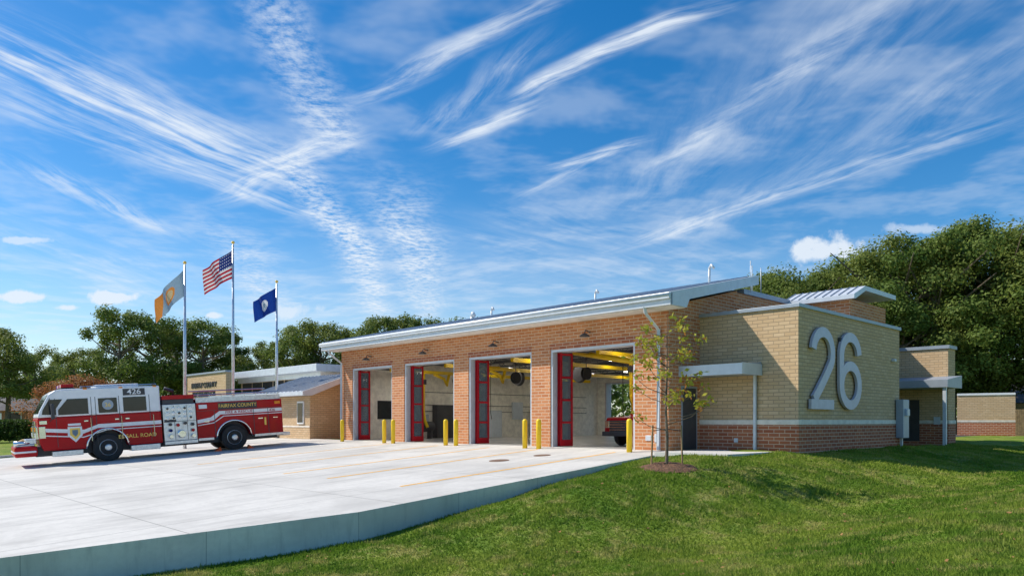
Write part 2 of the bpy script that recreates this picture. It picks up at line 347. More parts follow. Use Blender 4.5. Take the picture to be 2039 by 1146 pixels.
# interior
I=empty('apparatus_bay_equipment')
for i in range(11):
    Y0=24.2+i*2.0
    box('joist_top',XL+.5,XR-.5,Y0-.05,Y0+.05,5.02,5.12,'steel',I); box('joist_bottom',XL+.5,XR-.5,Y0-.04,Y0+.04,4.5,4.57,'steel',I)
    v=[];f=[]; X0=XL+.6; up=0
    while X0<XR-1.3:
        vv,ff=tubedata([(X0,Y0,4.55 if up%2==0 else 5.04),(X0+.7,Y0,5.04 if up%2==0 else 4.55)],.018,4)
        f+= [tuple(q+len(v) for q in g_) for g_ in ff]; v+=vv; X0+=.7; up+=1
    mesh('joist_web',v,f,'steel',I)
for Y0 in (26.5,34,41): tube('sprinkler_pipe',[(XL+.6,Y0,4.4),(XR-.6,Y0,4.4)],.04,'dark',I,6)
for a,b in OP:
    c=(a+b)/2
    box('door_track',a+.1,a+.2,YF+.7,YF+5,4.05,4.2,'dark',I); box('door_operator',c-.5,c+.5,YF+.7,YF+1.0,4.1,4.4,'dark',I)
    box('exhaust_rail',c-1.6,c-1.42,25,43,3.95,4.15,'yellow',I)
    tube('exhaust_hose',[(c-1.5,27.4,3.95),(c-1.52,27.4,3.4),(c-1.45,27.35,2.2),(c-1.5,27.5,1.1),(c-1.35,27.6,.7)],.10,'yellow',I,8)
    tube('exhaust_hose_loop',[(c-1.5,29.4,4.0),(c-1.5,29.2,3.3),(c-1.5,29.0,3.7),(c-1.5,28.2,3.95)],.10,'yellow',I,8)
    box('hose_balancer',c-1.64,c-1.36,27.28,27.52,3.3,3.6,'dark',I)
    lathe('cord_reel',[(.32,-.1),(.32,-.06),(.1,-.06),(.1,.06),(.32,.06),(.32,.1)],(c-.2,29,3.5),'x','black',I,20); tube('reel_bracket',[(c-.2,29,3.7),(c-.2,29,5.1)],.02,'dark',I,6)
    lathe('heater_fan',[(.45,-.2),(.5,0),(.3,.2)],(c+1.1,33,3.8),'y','dark',I,20); tube('fan_hanger',[(c+1.1,33,4.2),(c+1.1,33,5.1)],.02,'dark',I,6)
    tube('drop_cord',[(c+.6,31,5.0),(c+.6,31,1.6),(c+.7,31,1.2)],.02,'black',I,6)
tube('yellow_duct',[(-21.9,25.0,4.15),(-18.2,25.4,3.45)],.13,'yellow',I,12)
tube('yellow_duct',[(-29.4,25.0,3.9),(-27.2,25.4,3.7)],.11,'yellow',I,12)
for Y0,h in ((29,2.1),(33,1.8),(38,2.2)):
    box('gear_locker',XL+.4,XL+.9,Y0,Y0+1.6,0.01,h,'dark' if Y0!=33 else 'lgray',I,.02)
# wall mounted hose rack and compressor standing at the left wall
CPN=empty('air_compressor'); 
lathe('tank',[(.05,-.8),(.3,-.7),(.33,0),(.3,.7),(.05,.8)],(XL+1.3,27.6,.75),'y','dark',CPN,20)
for yy in (27.1,28.1): box('tank_leg',XL+1.1,XL+1.5,yy-.05,yy+.05,.0,.5,'dark',CPN)
box('motor',XL+1.1,XL+1.5,27.3,27.9,1.05,1.5,'gray',CPN,.04)
box('wall_panel',XL+.39,XL+.5,36,37,1.2,2.4,'lgray',I); box('window_office',XL+.385,XL+.42,24.9,26.1,1.2,2.3,'glass',I)
for z in (1.2,1.6,2.4): tube('wall_conduit',[(XL+.42,26.5,z+.5),(XL+.42,44,z+.5)],.02,'dark',I,6)
for Xv in (-34.6,-29.5,-24.4,-19.0):
    for Yv in (26.2,32.2,40.2): box('tube_lamp_housing',Xv-1.2,Xv+1.2,Yv-.17,Yv+.17,4.40,4.48,'white',I); box('lit_tube_lamp',Xv-1.15,Xv+1.15,Yv-.12,Yv+.12,4.37,4.395,'tubelamp',I)
P=empty('red_pickup_truck',(-19.55,25.5,.006))
prism('body',[(0,.45),(0,.95),(.15,1.22),(1.75,1.32),(2.4,1.95),(4.2,1.98),(4.5,1.35),(6.2,1.35),(6.2,.45),(5.5,.45),(5.35,.8),(5.0,.95),(4.6,.8),(4.45,.45),(1.55,.45),(1.4,.8),(1.05,.95),(.7,.8),(.55,.45)],-1.02,1.02,'x','red',P,.05)
box('grille',-.72,.72,-.03,-.001,.62,1.1,'dark',P,.01)
for k in range(4): box('grille_bar',-.7,.7,-.045,-.031,.68+k*.11,.71+k*.11,'chrome',P)
for s in (-1,1): box('headlamp',s*.86-.13,s*.86+.13,-.03,.1,.78,1.08,'chrome',P,.02)
box('bumper',-1.02,1.02,-.18,-.05,.42,.62,'dark',P,.03)
prism('windscreen',[(1.80,1.36),(1.83,1.34),(2.42,1.88),(2.39,1.91)],-.85,.85,'x','glass',P)
for s in (-1,1):
    prism('side_glass',[(2.0,1.38),(2.5,1.86),(4.1,1.88),(4.3,1.40)],s*1.022,s*1.03,'x','glass',P)
    for yy in (1.05,5.0): lathe('wheel',[(.2,-.12),(.38,-.12),(.4,-.08),(.4,.08),(.38,.12),(.2,.12)],(s*.9,yy,.4),'x','black',P,24)
# beige block
T=empty('tan_brick_wing')
TX0,TX1,TY0,TY1,TZ=XR+.002,-11.5,24.8,34.55,5.0
box('base_course',TX0,TX1+.03,TY0-.03,TY1,-.8,.95,'redbrick',T)
box('stone_band',TX0,TX1+.05,TY0-.05,TY1,.95,1.12,'stone',T,.01)
box('upper_wall',TX0,TX1,TY0,TY1,1.12,TZ,'tan',T)
box('parapet_coping',TX0-.02,TX1+.07,TY0-.07,TY1+.05,TZ,TZ+.13,'gray',T,.01)
Cn=empty('entry_canopy'); Cn.parent=T
prism('canopy_slab',[(23.4,2.72),(23.4,3.06),(24.79,3.18),(24.79,2.72)],XR+.02,-12.85,'x','gray',Cn,.01)
box('canopy_fascia',XR+.0,-12.82,23.37,23.398,2.70,3.08,'lgray',Cn); box('canopy_end',-12.849,-12.82,23.4,24.79,2.70,3.10,'lgray',Cn)
v,f=tubedata([(-13.0,24.62,3.0),(-13.05,24.70,2.8),(-13.05,24.70,.02)],.065,4); mesh('downspout',v,f,'lgray',T)
box('service_door',XR,XR+.03,23.6,24.5,.01,2.3,'dark',B); box('door_frame',XR,XR+.02,23.52,24.58,.01,2.38,'gray',B)
box('wall_plate',-16.35,-16.1,YF-.03,YF,.35,.55,'lgray',B,.01); box('wall_plate',-15.95,-15.85,YF-.03,YF,.3,.6,'lgray',B,.01)
box('hose_bib_box',-13.9,-13.75,TY0-.06,TY0-.03,.3,.45,'lgray',T)
box('wall_light',TX1,TX1+.12,28.05,28.2,4.05,4.2,'dark',T,.02); box('camera_unit',TX1,TX1+.15,33.6,33.8,3.6,3.72,'lgray',T,.02)
def ribbon(name,pts,w,y0,z0,sx,x0,x1,parent,closed=False):
    P_=[np.array(p,float) for p in pts]; n_=len(P_); L=[];Rr=[]
    for i in range(n_):
        a=P_[(i-1)%n_] if closed or i>0 else P_[i]; b=P_[(i+1)%n_] if closed or i<n_-1 else P_[i]
        t_=(b-a)/np.linalg.norm(b-a); nn=np.array([-t_[1],t_[0]]); L.append(P_[i]+nn*w/2); Rr.append(P_[i]-nn*w/2)
    v=[]
    for x in (x0,x1):
        for q in L: v.append((x,y0+q[0]*sx,z0+q[1]))
        for q in Rr: v.append((x,y0+q[0]*sx,z0+q[1]))
    f=[]
    for i in range(n_ if closed else n_-1):
        j=(i+1)%n_
        f+=[(i,j,n_+j,n_+i),(2*n_+i,3*n_+i,3*n_+j,2*n_+j),(i,2*n_+i,2*n_+j,j),(n_+i,n_+j,3*n_+j,3*n_+i)]
    if not closed: f+=[(0,n_,3*n_,2*n_),(n_-1,2*n_-1,4*n_-1,3*n_-1)]
    return fixn(mesh(name,v,f,'numeral',parent))
NB=empty('building_number_26')
xa,xb=TX1+.06,TX1+.16; z0=1.5; sw=.36
arc=[(.97+.75*math.cos(math.radians(a)),2.02+.74*math.sin(math.radians(a))) for a in range(172,-31,-7)]
p0=arc[-1]; dg=[]
for i in range(1,15):
    t_=i/14; dg.append(((1-t_)**2*p0[0]+2*(1-t_)*t_*(1.2)+t_*t_*.28,(1-t_)**2*p0[1]+2*(1-t_)*t_*1.15+t_*t_*.34))
ribbon('digit_two_stroke',arc+dg,sw,25.45,z0,1.06,xa,xb,NB)
box('digit_two_foot',xa,xb+.003,25.45+.02,25.45+1.8*1.06,z0,z0+.35,'numeral',NB)
top=[(.95+.75*math.cos(math.radians(a)),2.02+.74*math.sin(math.radians(a))) for a in range(8,181,7)]+[(.2,1.8),(.2,1.4),(.2,1.0)]
ribbon('digit_six_stem',top,sw,27.85,z0,1.12,xa,xb-.003,NB)
ribbon('digit_six_bowl',[(.95+.75*math.cos(math.radians(a)),.93+.74*math.sin(math.radians(a))) for a in range(0,360,10)],sw,27.85,z0,1.12,xa,xb,NB,True)
for yy,zz in ((25.9,1.7),(27.1,3.4),(28.1,2.4),(29.7,2.4)): box('standoff',TX1,xa,yy,yy+.05,zz,zz+.05,'gray',NB)
U=empty('rooftop_clerestory')
box('brick_wall',-15.2,-12.75,32.35,36.5,5.1,6.3,'brick',U)
prism('sloped_roof',[(31.95,6.24),(31.95,6.42),(33.15,6.9),(36.8,6.9),(36.8,6.7),(33.2,6.7),(32.1,6.24)],-15.6,-12.4,'x','lgray',U)
X0=-15.5
while X0<-12.4:
    v,f=tubedata([(X0,31.95,6.44),(X0,33.15,6.92)],.025,4); mesh('roof_seam',v,f,'gray',U); X0+=.35
G=empty('rear_tan_wing')
gx0,gx1,gy0,gy1=-15.3,-11.95,43.0,44.2
box('base_course',gx0,gx1+.03,gy0-.03,gy1,-.5,.95,'redbrick',G); box('stone_band',gx0,gx1+.05,gy0-.05,gy1,.95,1.12,'stone',G)
box('upper_wall',gx0,gx1,gy0,gy1,1.12,4.85,'tan',G); box('parapet_coping',gx0-.05,gx1+.08,gy0-.08,gy1+.08,4.85,5.02,'gray',G)
box('link_wall',-15.3,-14.6,34.56,42.96,-.5,4.6,'tan',G)
prism('canopy',[(40.6,2.75),(40.6,3.12),(42.95,3.4),(42.95,2.75)],-15.0,-11.3,'x','gray',G)
box('canopy_post',-11.55,-11.4,40.7,40.85,-.3,2.75,'lgray',G); box('rear_door',-14.2,-13.3,42.93,42.968,.02,2.2,'dark',G)
box('utility_box',-12.6,-12.3,42.9,42.968,.9,1.3,'lgray',G)
ec=empty('electrical_cabinet')
box('cabinet',-11.46,-11.15,34.0,34.7,.35,2.0,'gray',ec,.02); box('conduit',-11.4,-11.3,34.3,34.4,-.3,.35,'lgray',ec); box('meter',-11.15,-11.05,34.2,34.5,1.3,1.6,'lgray',ec,.02)
p1=wp(1906,56);p2=wp(2022,54)
def wallseg(nm,p1,p2,z0,z1,th,mat,par):
    dx,dy=p2[0]-p1[0],p2[1]-p1[1];L=math.hypot(dx,dy);nx_,ny_=-dy/L*th/2,dx/L*th/2
    q=[(p1[0]+nx_,p1[1]+ny_),(p2[0]+nx_,p2[1]+ny_),(p2[0]-nx_,p2[1]-ny_),(p1[0]-nx_,p1[1]-ny_)]
    return prism(nm,q,z0,z1,'z',mat,par)
SW=empty('brick_screen_wall')
wallseg('base',p1,p2,-.5,1.0,.36,'redbrick',SW);wallseg('band',p1,p2,1.0,1.15,.4,'stone',SW);wallseg('upper',p1,p2,1.15,3.0,.34,'tan',SW);wallseg('coping',p1,p2,3.0,3.15,.44,'white',SW)
FN=empty('wood_fence'); a=wp(2022,52);b=wp(2200,50)
for i in range(40):
    t_=i/40;t2=(i+.9)/40
    wallseg('board',(a[0]+(b[0]-a[0])*t_,a[1]+(b[1]-a[1])*t_),(a[0]+(b[0]-a[0])*t2,a[1]+(b[1]-a[1])*t2),-.2,1.9,.03,'wood',FN)
def house(nm,cx,cy,w,dp,h,rh,ang,wall,roof='roofshingle'):
    H=empty(nm,(cx,cy,0),(0,0,ang))
    box('walls',-w/2,w/2,-dp/2,dp/2,-.5,h,wall,H)
    prism('roof',[(-dp/2-.4,h-.05),(0,h+rh),(dp/2+.4,h-.05)],-w/2-.4,w/2+.4,'x',roof,H)
    for k in range(3):
        x=-w/2+w*(k+.5)/3
        box('window_frame',x-.6,x+.6,-dp/2-.04,-dp/2-.001,.9,2.2,'white',H); box('window',x-.5,x+.5,-dp/2-.06,-dp/2-.041,1.0,2.1,'glass',H)
    box('door',w*.17-.45,w*.17+.45,-dp/2-.05,-dp/2-.001,0,2.1,'white',H)
    return H
x,y=wp(2080,75); house('neighbor_house',x,y,12,8,2.9,2.6,math.radians(30),'tan')
x,y=wp(25,100); house('brick_house',x,y,13,8,2.7,1.6,math.radians(35),'redbrick')
x,y=wp(105,95); house('brick_house',x,y,9,8,2.4,1.5,math.radians(65),'redbrick')
# ---------- office wing
Aw=empty('station_office_wing')
box('wall',-46.5,-41,22.5,30,-.5,2.62,'tan',Aw); box('wall_base',-46.53,-40.97,22.47,30,-.5,.7,'tan',Aw)
prism('rake_wall',[(22.55,2.62),(30,2.62),(30,4.6),(24.9,3.6)],-46.4,-41.0,'x','tan',Aw)
prism('sloped_roof',[(21.7,2.62),(21.7,2.86),(25.3,4.1),(30.2,4.7),(30.2,4.5),(25.4,3.86),(22.3,2.62)],-47.2,-40.4,'x','lgray',Aw)
for k in range(14):
    X0=-47.1+k*.5; v,f=tubedata([(X0,21.7,2.88),(X0,25.3,4.12)],.03,4); mesh('roof_seam',v,f,'gray',Aw)
box('infill_wall',-40.99,-37.71,24.6,30,-.5,3.3,'tan',Aw)
X0=-42.0
box('window_frame',X0-.5,X0+.3,22.43,22.499,.9,2.3,'white',Aw); box('window',X0-.42,X0+.22,22.41,22.429,1.0,2.2,'glass',Aw)
box('stone_sill',-46.55,-40.95,22.44,22.46,.7,.8,'stone',Aw)
box('clerestory_wall',-64,-50,28.4,36,-.5,4.4,'tan',Aw); box('clerestory_roof',-65,-49,27.4,37,4.75,5.3,'lgray',Aw,.03)
box('clerestory_soffit_beam',-64.2,-49.8,28.2,36.2,4.4,4.75,'white',Aw)
for k in range(7):
    X0=-63.6+k*1.95; box('window',X0,X0+1.75,28.36,28.399,3.3,4.35,'glass',Aw)
box('mid_roof',-64,-47.3,25.5,28.3,2.9,3.25,'lgray',Aw); box('mid_wall',-63,-47.3,26,28.3,-.5,2.9,'tan',Aw)
box('sign_wall',-69,-60.6,25.6,26.2,-.5,5.15,'tan',Aw); box('sign_wall_coping',-69.1,-60.5,25.5,26.3,5.15,5.3,'gray',Aw)
text('sign_letters','FAIRFAX COUNTY',(-65.2,25.56,4.2),(math.pi/2,0,0),.66,'dark',Aw,.03,1.0)
text('sign_letters','FIRE STATION 26',(-65.2,25.56,3.4),(math.pi/2,0,0),.66,'dark',Aw,.03,1.0)
def bollard(X0,Y0):
    z=float(apz(Y0)); o=lathe('safety_bollard',[(.105,-.1),(.105,1.12),(.095,1.17),(.06,1.21),(.015,1.225)],(0,0,0),'z','yellow',None,20); o.location=(X0,Y0,z)
    for p in o.data.polygons: p.use_smooth=len(p.vertices)==4
for X0 in (-36.3,-32.2,-31.4,-27.15,-26.4,-21.9,-21.1,-16.5): bollard(X0,21.9)
# ---------- flags
def flag(name,px,d,top,ft,dirpx,fn,h,L,order):
    x,y=wp(px,d); E=empty(name,(x,y,0)); ztop=zpx(top,d)
    v,f=tubedata([(0,0,-1),(0,0,ztop*.5),(0,0,ztop-.2)],[.10,.085,.045],12); mesh('pole',v,f,'alu',E,smooth=True)
    lathe('finial',[(.01,-.1),(.08,-.06),(.1,0),(.08,.06),(.01,.1)],(0,0,ztop-.08),'z','gold',E,12)
    nu,nv=52,26; V=[];Fx=[];mats=[]; zt=zpx(ft,d); dv=np.array([-R[0],-R[1]])*.93+F*(-.2)
    for i in range(nu+1):
        s=i/nu
        for j in range(nv+1):
            q=j/nv; along=L*s*dirpx[0]; drop=L*dirpx[1]*s**1.1
            wv=.16*math.sin(s*9+q*2.2)*s**.6+.06*math.sin(s*17+q*4)*s
            pp=dv*along*(1-.10*q*s)+F*wv*1.4
            V.append((pp[0]-R[0]*.05,pp[1]-R[1]*.05,zt-q*h*(1-.12*s)-drop+wv*.3))
    for i in range(nu):
        for j in range(nv):
            a=i*(nv+1)+j; Fx.append((a,a+nv+1,a+nv+2,a+1)); mats.append(fn(i/nu,j/nv,i,j))
    o=mesh('cloth',V,Fx,None,E,smooth=True)
    for k in order: o.data.materials.append(M[k])
    o.data.polygons.foreach_set('material_index',mats)
for nm,c in (('f_red',(.55,.012,.03)),('f_white',(.82,.82,.82)),('f_blue',(.02,.04,.20)),('f_vblue',(.01,.05,.30)),('f_orange',(.75,.28,.06)),('f_lblue',(.30,.42,.52)),('f_tan',(.65,.5,.27))):
    m,t,b=newmat(nm); g=t.new('ShaderNodeNewGeometry').outputs['Position']; cc=t.mix(t.noise(g,5,2),[q*.93 for q in c],c); t.l.new(cc,b.inputs['Base Color']); b.inputs['Roughness'].default_value=.85
    tr=t.new('ShaderNodeBsdfTranslucent'); t.l.new(cc,tr.inputs['Color']); mx=t.new('ShaderNodeMixShader'); mx.inputs[0].default_value=.45
    t.l.new(b.outputs[0],mx.inputs[1]); t.l.new(tr.outputs[0],mx.inputs[2]); t.l.new(mx.outputs[0],t.n['Material Output'].inputs['Surface']); M[nm]=m
def us(s,q,i,j):
    if s<.42 and j<14: return 1 if (i%3==1 and j%3==1) else 2
    return 0 if (j//2)%2==0 else 1
flag('american_flag_pole',464,44,480,499,(.60,.42),us,1.65,2.9,['f_red','f_white','f_blue'])
def va(s,q,i,j):
    r=math.hypot((s-.5)*1.6,(q-.5))
    if r<.16: return 2 if r<.1 else 1
    return 1 if r<.26 else 0
flag('state_flag_pole',551,48,558,573,(.55,.35),va,1.5,2.7,['f_vblue','f_white','f_lblue'])
def cty(s,q,i,j):
    r=math.hypot((s-.48)*1.6,(q-.5))
    if r<.30: return 2 if r<.2 else 1
    return 1 if s>.78 else 0
flag('county_flag_pole',368,42,520,537,(.58,.62),cty,1.5,2.8,['f_lblue','f_orange','f_tan'])
# ---------- trees
def tree_mesh(name,seed,H=14,cw=5.2,base=.22,nleaf=15000,ls=.32,mat='leaf',nc=46):
    r=np.random.default_rng(seed); v=[];f=[]
    def add(pts,rad,n_=6):
        nonlocal v,f
        vv,ff=tubedata(pts,rad,n_); f+=[tuple(q+len(v) for q in g_) for g_ in ff]; v+=vv
    add([(0,0,-.5),(.1,.05,H*.3),(-.1,.1,H*.6),(0,0,H*.85)],[.38*H/14,.28*H/14,.16*H/14,.04],8)
    cents=[]
    for k in range(15):
        a=r.uniform(0,6.28); z0=H*r.uniform(.2,.7); rr=cw*r.uniform(.5,.95)*math.sin(math.pi*min(1,max(.25,(z0/H-.05)*1.15)))**.5
        e=(rr*math.cos(a),rr*math.sin(a),z0+H*r.uniform(.08,.22)); m1=(e[0]*.5,e[1]*.5,z0+(e[2]-z0)*.35)
        add([(0,0,z0),m1,e],[.13*H/14,.08*H/14,.03],5)
    for k in range(nc):
        a=r.uniform(0,6.28); t_=r.uniform(0,1); z=H*(base+(1-base)*t_*.93)
        prof=math.sin(math.pi*(.12+.80*t_))**.7
        rad=cw*prof*r.uniform(.35,1.0)
        cents.append((rad*math.cos(a),rad*math.sin(a),z,r.uniform(.85,1.6)*cw/5.2*(46/nc)**.4))
    c=np.array(cents); idx=r.integers(0,nc,nleaf)
    off=r.normal(0,1,(nleaf,3)); off/=np.linalg.norm(off,axis=1)[:,None]; off*=(r.random(nleaf)**.45)[:,None]*c[idx,3][:,None]*np.array([1,1,.72])
    off+=r.normal(0,.12,(nleaf,3))
    P=c[idx,:3]+off
    nrm=off/np.linalg.norm(off,axis=1)[:,None]+np.array([0,0,.5])+r.normal(0,.45,(nleaf,3)); nrm/=np.linalg.norm(nrm,axis=1)[:,None]
    a1=np.cross(nrm,r.normal(0,1,(nleaf,3)));a1/=np.linalg.norm(a1,axis=1)[:,None]; a2=np.cross(nrm,a1)
    sz=(ls*r.uniform(.5,1.15,nleaf))[:,None]
    Q=np.stack([P-a1*sz*.5,P+a2*sz*.32,P+a1*sz*.5,P-a2*sz*.32],1).reshape(-1,3)
    nb=len(v); allv=np.concatenate([np.array(v),Q]); faces=f+[(nb+4*i,nb+4*i+1,nb+4*i+2,nb+4*i+3) for i in range(nleaf)]
    m=bpy.data.meshes.new(name); m.from_pydata(allv.tolist(),[],faces); m.materials.append(M['bark']); m.materials.append(M[mat])
    mi=np.zeros(len(faces),np.int32); mi[len(f):]=1; m.polygons.foreach_set('material_index',mi); m.update(); return m
TM=[tree_mesh('oak_a',1),tree_mesh('oak_b',2,14,4.4,.18),tree_mesh('oak_c',3,14,5.8,.25,17000),tree_mesh('oak_d',4,14,3.7,.15,12000)]
BIG=[tree_mesh('big_oak_a',9,14,6.2,.2,30000,.24,nc=80),tree_mesh('big_oak_b',10,14,5.6,.2,28000,.24,nc=75)]
def place(px,d,top,big=False):
    x,y=wp(px,d); m=random.choice(BIG) if big else TM[random.randrange(4)]
    o=bpy.data.objects.new('oak_tree',m); s=zpx(top,d)/13.9; o.location=(x,y,0); o.scale=(s*random.uniform(.95,1.15),s*random.uniform(.95,1.15),s); o.rotation_euler=(0,0,random.uniform(0,6.28)); link(o)
for px,d_,top in ((15,80,650),(-60,80,640),(70,100,700),(130,108,700),(175,95,690),(240,82,612),(300,86,628),(355,92,650),(405,88,636),(450,95,660),(500,95,685),(545,92,672),(590,88,645),(640,86,638),(690,90,650),(735,84,626),(790,84,622),(835,90,632),(885,85,642),(925,90,634),(975,95,660),(1040,100,690),(1120,95,690),(1200,100,700)):
    place(px,d_,top)
for px,d_,top in ((1530,80,545),(1575,72,530),(1625,78,545),(1680,74,525),(1720,72,500),(1790,66,462),(1860,64,450),(1925,66,442),(1990,64,445),(2060,62,436),(2140,62,445),(2240,60,470)):
    place(px,d_,top,True)
for px,d_,top in ((1760,62,600),(1840,68,640),(1900,74,660),(1960,80,700),(2010,86,715),(2050,80,690),(1700,66,610)): place(px,d_,top)
rt=tree_mesh('autumn_tree_mesh',12,4.5,3.,.2,9000,.16,'leafr')
for px,d_,top in ((115,60,768),(165,62,756),(215,63,768)):
    x,y=wp(px,d_); o=bpy.data.objects.new('autumn_tree',rt); s=zpx(top,d_)/4.3; o.location=(x,y,0); o.scale=(s*1.1,s*1.1,s); o.rotation_euler=(0,0,px); link(o)
def quads(P,smin,smax,N):
    a1=rng.normal(0,1,(N,3));a1/=np.linalg.norm(a1,axis=1)[:,None];a2=np.cross(a1,rng.normal(0,1,(N,3)));a2/=np.linalg.norm(a2,axis=1)[:,None];sz=rng.uniform(smin,smax,N)[:,None]
    return np.stack([P-a1*sz*.5,P+a2*sz*.4,P+a1*sz*.5,P-a2*sz*.4],1).reshape(-1,3)
N=60000; pxs=rng.uniform(-500,2600,N); dd=rng.uniform(112,132,N); top=7.5+2.2*np.sin(pxs*.021)+1.5*np.sin(pxs*.057+1)+1.0*np.sin(pxs*.13)
uu=(pxs-CX)/FOC
P=np.stack([dd*(F[0]+uu*R[0]),dd*(F[1]+uu*R[1]),rng.random(N)**.8*top],1)
link(bpy.data.objects.new('distant_tree_line',npmesh('distant_tree_line',quads(P,.4,.95,N),4,'leaf')))
N=16000; a=np.array(wp(-120,62));b=np.array(wp(62,60)); t_=rng.random(N); base=a+(b-a)*t_[:,None]; P=np.stack([base[:,0]+rng.uniform(-.7,.7,N),base[:,1]+rng.uniform(-.7,.7,N),rng.random(N)**.7*1.75-.55],1)
link(bpy.data.objects.new('hedge',npmesh('hedge',quads(P,.1,.22,N),4,'hedge')))
# young tree
tx,ty=-11.7,17.2; tz=float(terr(tx,ty)); YT=empty('young_oak_tree',(tx,ty,tz))
r=random.Random(5); Ht=4.2
tr=[(0,0,-.1),(.02,0,.8),(-.03,.02,1.6),(.02,0,2.5),(0,.03,3.3),(.03,0,Ht)]
v,f=tubedata(tr,[.05,.042,.034,.026,.016,.005],8); tips=[]
for k in range(30):
    z=r.uniform(1.0,3.8); a=r.uniform(0,6.28); L=(1.45-.26*z)*r.uniform(.6,1.15)+.15; up=r.uniform(.2,.6)
    p1_=(L*.5*math.cos(a),L*.5*math.sin(a),z+L*up*.35);p2_=(L*math.cos(a+.2),L*math.sin(a+.2),z+L*up)
    vv,ff=tubedata([(0,0,z),p1_,p2_],[.014,.009,.003],5); f+=[tuple(q+len(v) for q in g_) for g_ in ff]; v+=vv
    for q in range(5):
        s=r.uniform(.35,1); c=Vector(p1_).lerp(Vector(p2_),s); e=c+Vector((r.uniform(-.25,.25),r.uniform(-.25,.25),r.uniform(.0,.25)))
        vv,ff=tubedata([tuple(c),tuple(e)],[.005,.002],4); f+=[tuple(q_+len(v) for q_ in g_) for g_ in ff]; v+=vv; tips.append((c,e))
mesh('trunk_and_branches',v,f,'bark',YT)
Q=[]
for c,e in tips:
    if r.random()<.3: continue
    for k in range(r.randint(3,8)):
        p=c.lerp(e,r.uniform(.3,1.1))+Vector((r.gauss(0,.05),r.gauss(0,.05),r.gauss(0,.05)))
        a1=Vector((r.gauss(0,1),r.gauss(0,1),r.gauss(-.3,.6))).normalized(); a2=a1.cross(Vector((r.gauss(0,1),r.gauss(0,1),r.gauss(0,1)))).normalized(); s=r.uniform(.10,.19)
        Q+=[p,p+a1*s*.5+a2*s*.28,p+a1*s,p+a1*s*.5-a2*s*.28]
link(bpy.data.objects.new('leaves',npmesh('leaves',np.array([tuple(q) for q in Q]),4,'leafy')),YT)
ms=[];mf=[]; nr,na=8,28
for i in range(nr+1):
    rr=.78*i/nr
    for k in range(na):
        a=6.283*k/na; x=tx+rr*math.cos(a)*(1+.08*math.sin(3*a)); y=ty+rr*math.sin(a); ms.append((x,y,float(terr(x,y))+.10*(1-(i/nr)**2)+r.uniform(0,.05)-.01))
for i in range(nr):
    for k in range(na): mf.append((i*na+k,i*na+(k+1)%na,(i+1)*na+(k+1)%na,(i+1)*na+k))
mesh('mulch_bed',ms,mf,'mulch')
for sx_,sy_ in ((-.28,-.32),(.30,.34)):
    tube('support_stake',[(sx_,sy_,-.2),(sx_*.9,sy_*.9,1.15)],.025,'wood',YT,6); tube('tie_strap',[(sx_*.9,sy_*.9,1.0),(0,0,1.05)],.01,'dark',YT,4)
# ---------- fire truck
hd=(-.13,-.99); TR=empty('fire_engine',(-38.9,10.8,float(apz(10.8))),(0,math.atan(SL)*.99,math.atan2(hd[1],hd[0])))
WD=-2.75
def arch(cx,r_,z0,cz=.66,n_=10):
    a0=math.asin(min(1,max(-1,(z0-cz)/r_)))
    return [(cx+r_*math.cos(a),cz+r_*math.sin(a)) for a in np.linspace(math.pi-a0,a0,n_)]
cabr=[(-2.42,.68)]+arch(0,.86,.68)+[(2.62,.72),(2.76,1.1),(2.80,1.75),(2.78,2.24),(-2.42,2.24)]
prism('cab_lower',cabr,0,WD,'y','red',TR,.05)
prism('cab_upper',[(-2.42,2.242),(2.78,2.242),(2.68,2.55),(2.28,3.30),(2.02,3.47),(1.7,3.52),(-2.42,3.52)],.001,WD-.001,'y','white',TR,.06)
def mk(yy,t_):
    def sg(nm,pr,mat='glass',e=0): prism(nm,pr,yy+(e if t_>0 else -e),yy-t_,'y',mat,TR)
    return sg
for yy,t_ in ((.012,.02),(WD-.012,-.02)):
    sg=mk(yy,t_)
    sg('front_door_window',[(.72,2.32),(1.95,2.32),(1.95,2.55),(1.55,3.05),(.72,3.05)])
    sg('quarter_glass',[(2.03,2.35),(2.60,2.38),(2.55,2.6),(2.28,3.05),(1.75,3.05),(2.03,2.62)])
    sg('mid_window',[(-.50,2.32),(.30,2.32),(.30,3.02),(-.50,3.02)])
    sg('crew_window',[(-1.78,2.32),(-.76,2.32),(-.76,3.02),(-1.78,3.02)])
    sg('number_plate',[(-1.75,3.10),(-.78,3.10),(-.78,3.42),(-1.75,3.42)],'dark')
    for x in (.60,-.58,2.05,-1.92,.42): sg('door_gap',[(x-.012,.85),(x+.012,.85),(x+.012,3.1),(x-.012,3.1)],'dark',-.006)
    sg('reflective_stripe',[(2.70,1.60),(2.72,1.76),(.95,1.58),(.35,1.80),(-2.40,1.80),(-2.40,1.62),(.40,1.62),(1.0,1.40)],'white',-.004)
    sg('lower_stripe',[(2.66,1.40),(2.68,1.45),(1.0,1.26),(-0.0,1.53),(-2.40,1.53),(-2.40,1.49),(.0,1.49),(1.0,1.21)],'white',-.005)
prism('windshield',[(2.70,2.42),(2.74,2.44),(2.32,3.28),(2.28,3.26)],-.14,WD+.14,'y','glass',TR)
RT=(math.pi/2,0,math.pi)
text('unit_number','426',(-1.27,.016,3.26),RT,.36,'white',TR,.004,1.15)
text('company_number','26',(-.10,.020,2.68),RT,.26,'gold',TR,.004)
lathe('window_badge',[(.24,0),(.24,.004),(.2,.006)],(-.10,.012,2.70),'y','gray',TR,24)
text('station_name','EDSALL ROAD',(-1.3,.008,1.12),RT,.25,'gold',TR,.004,1.05)
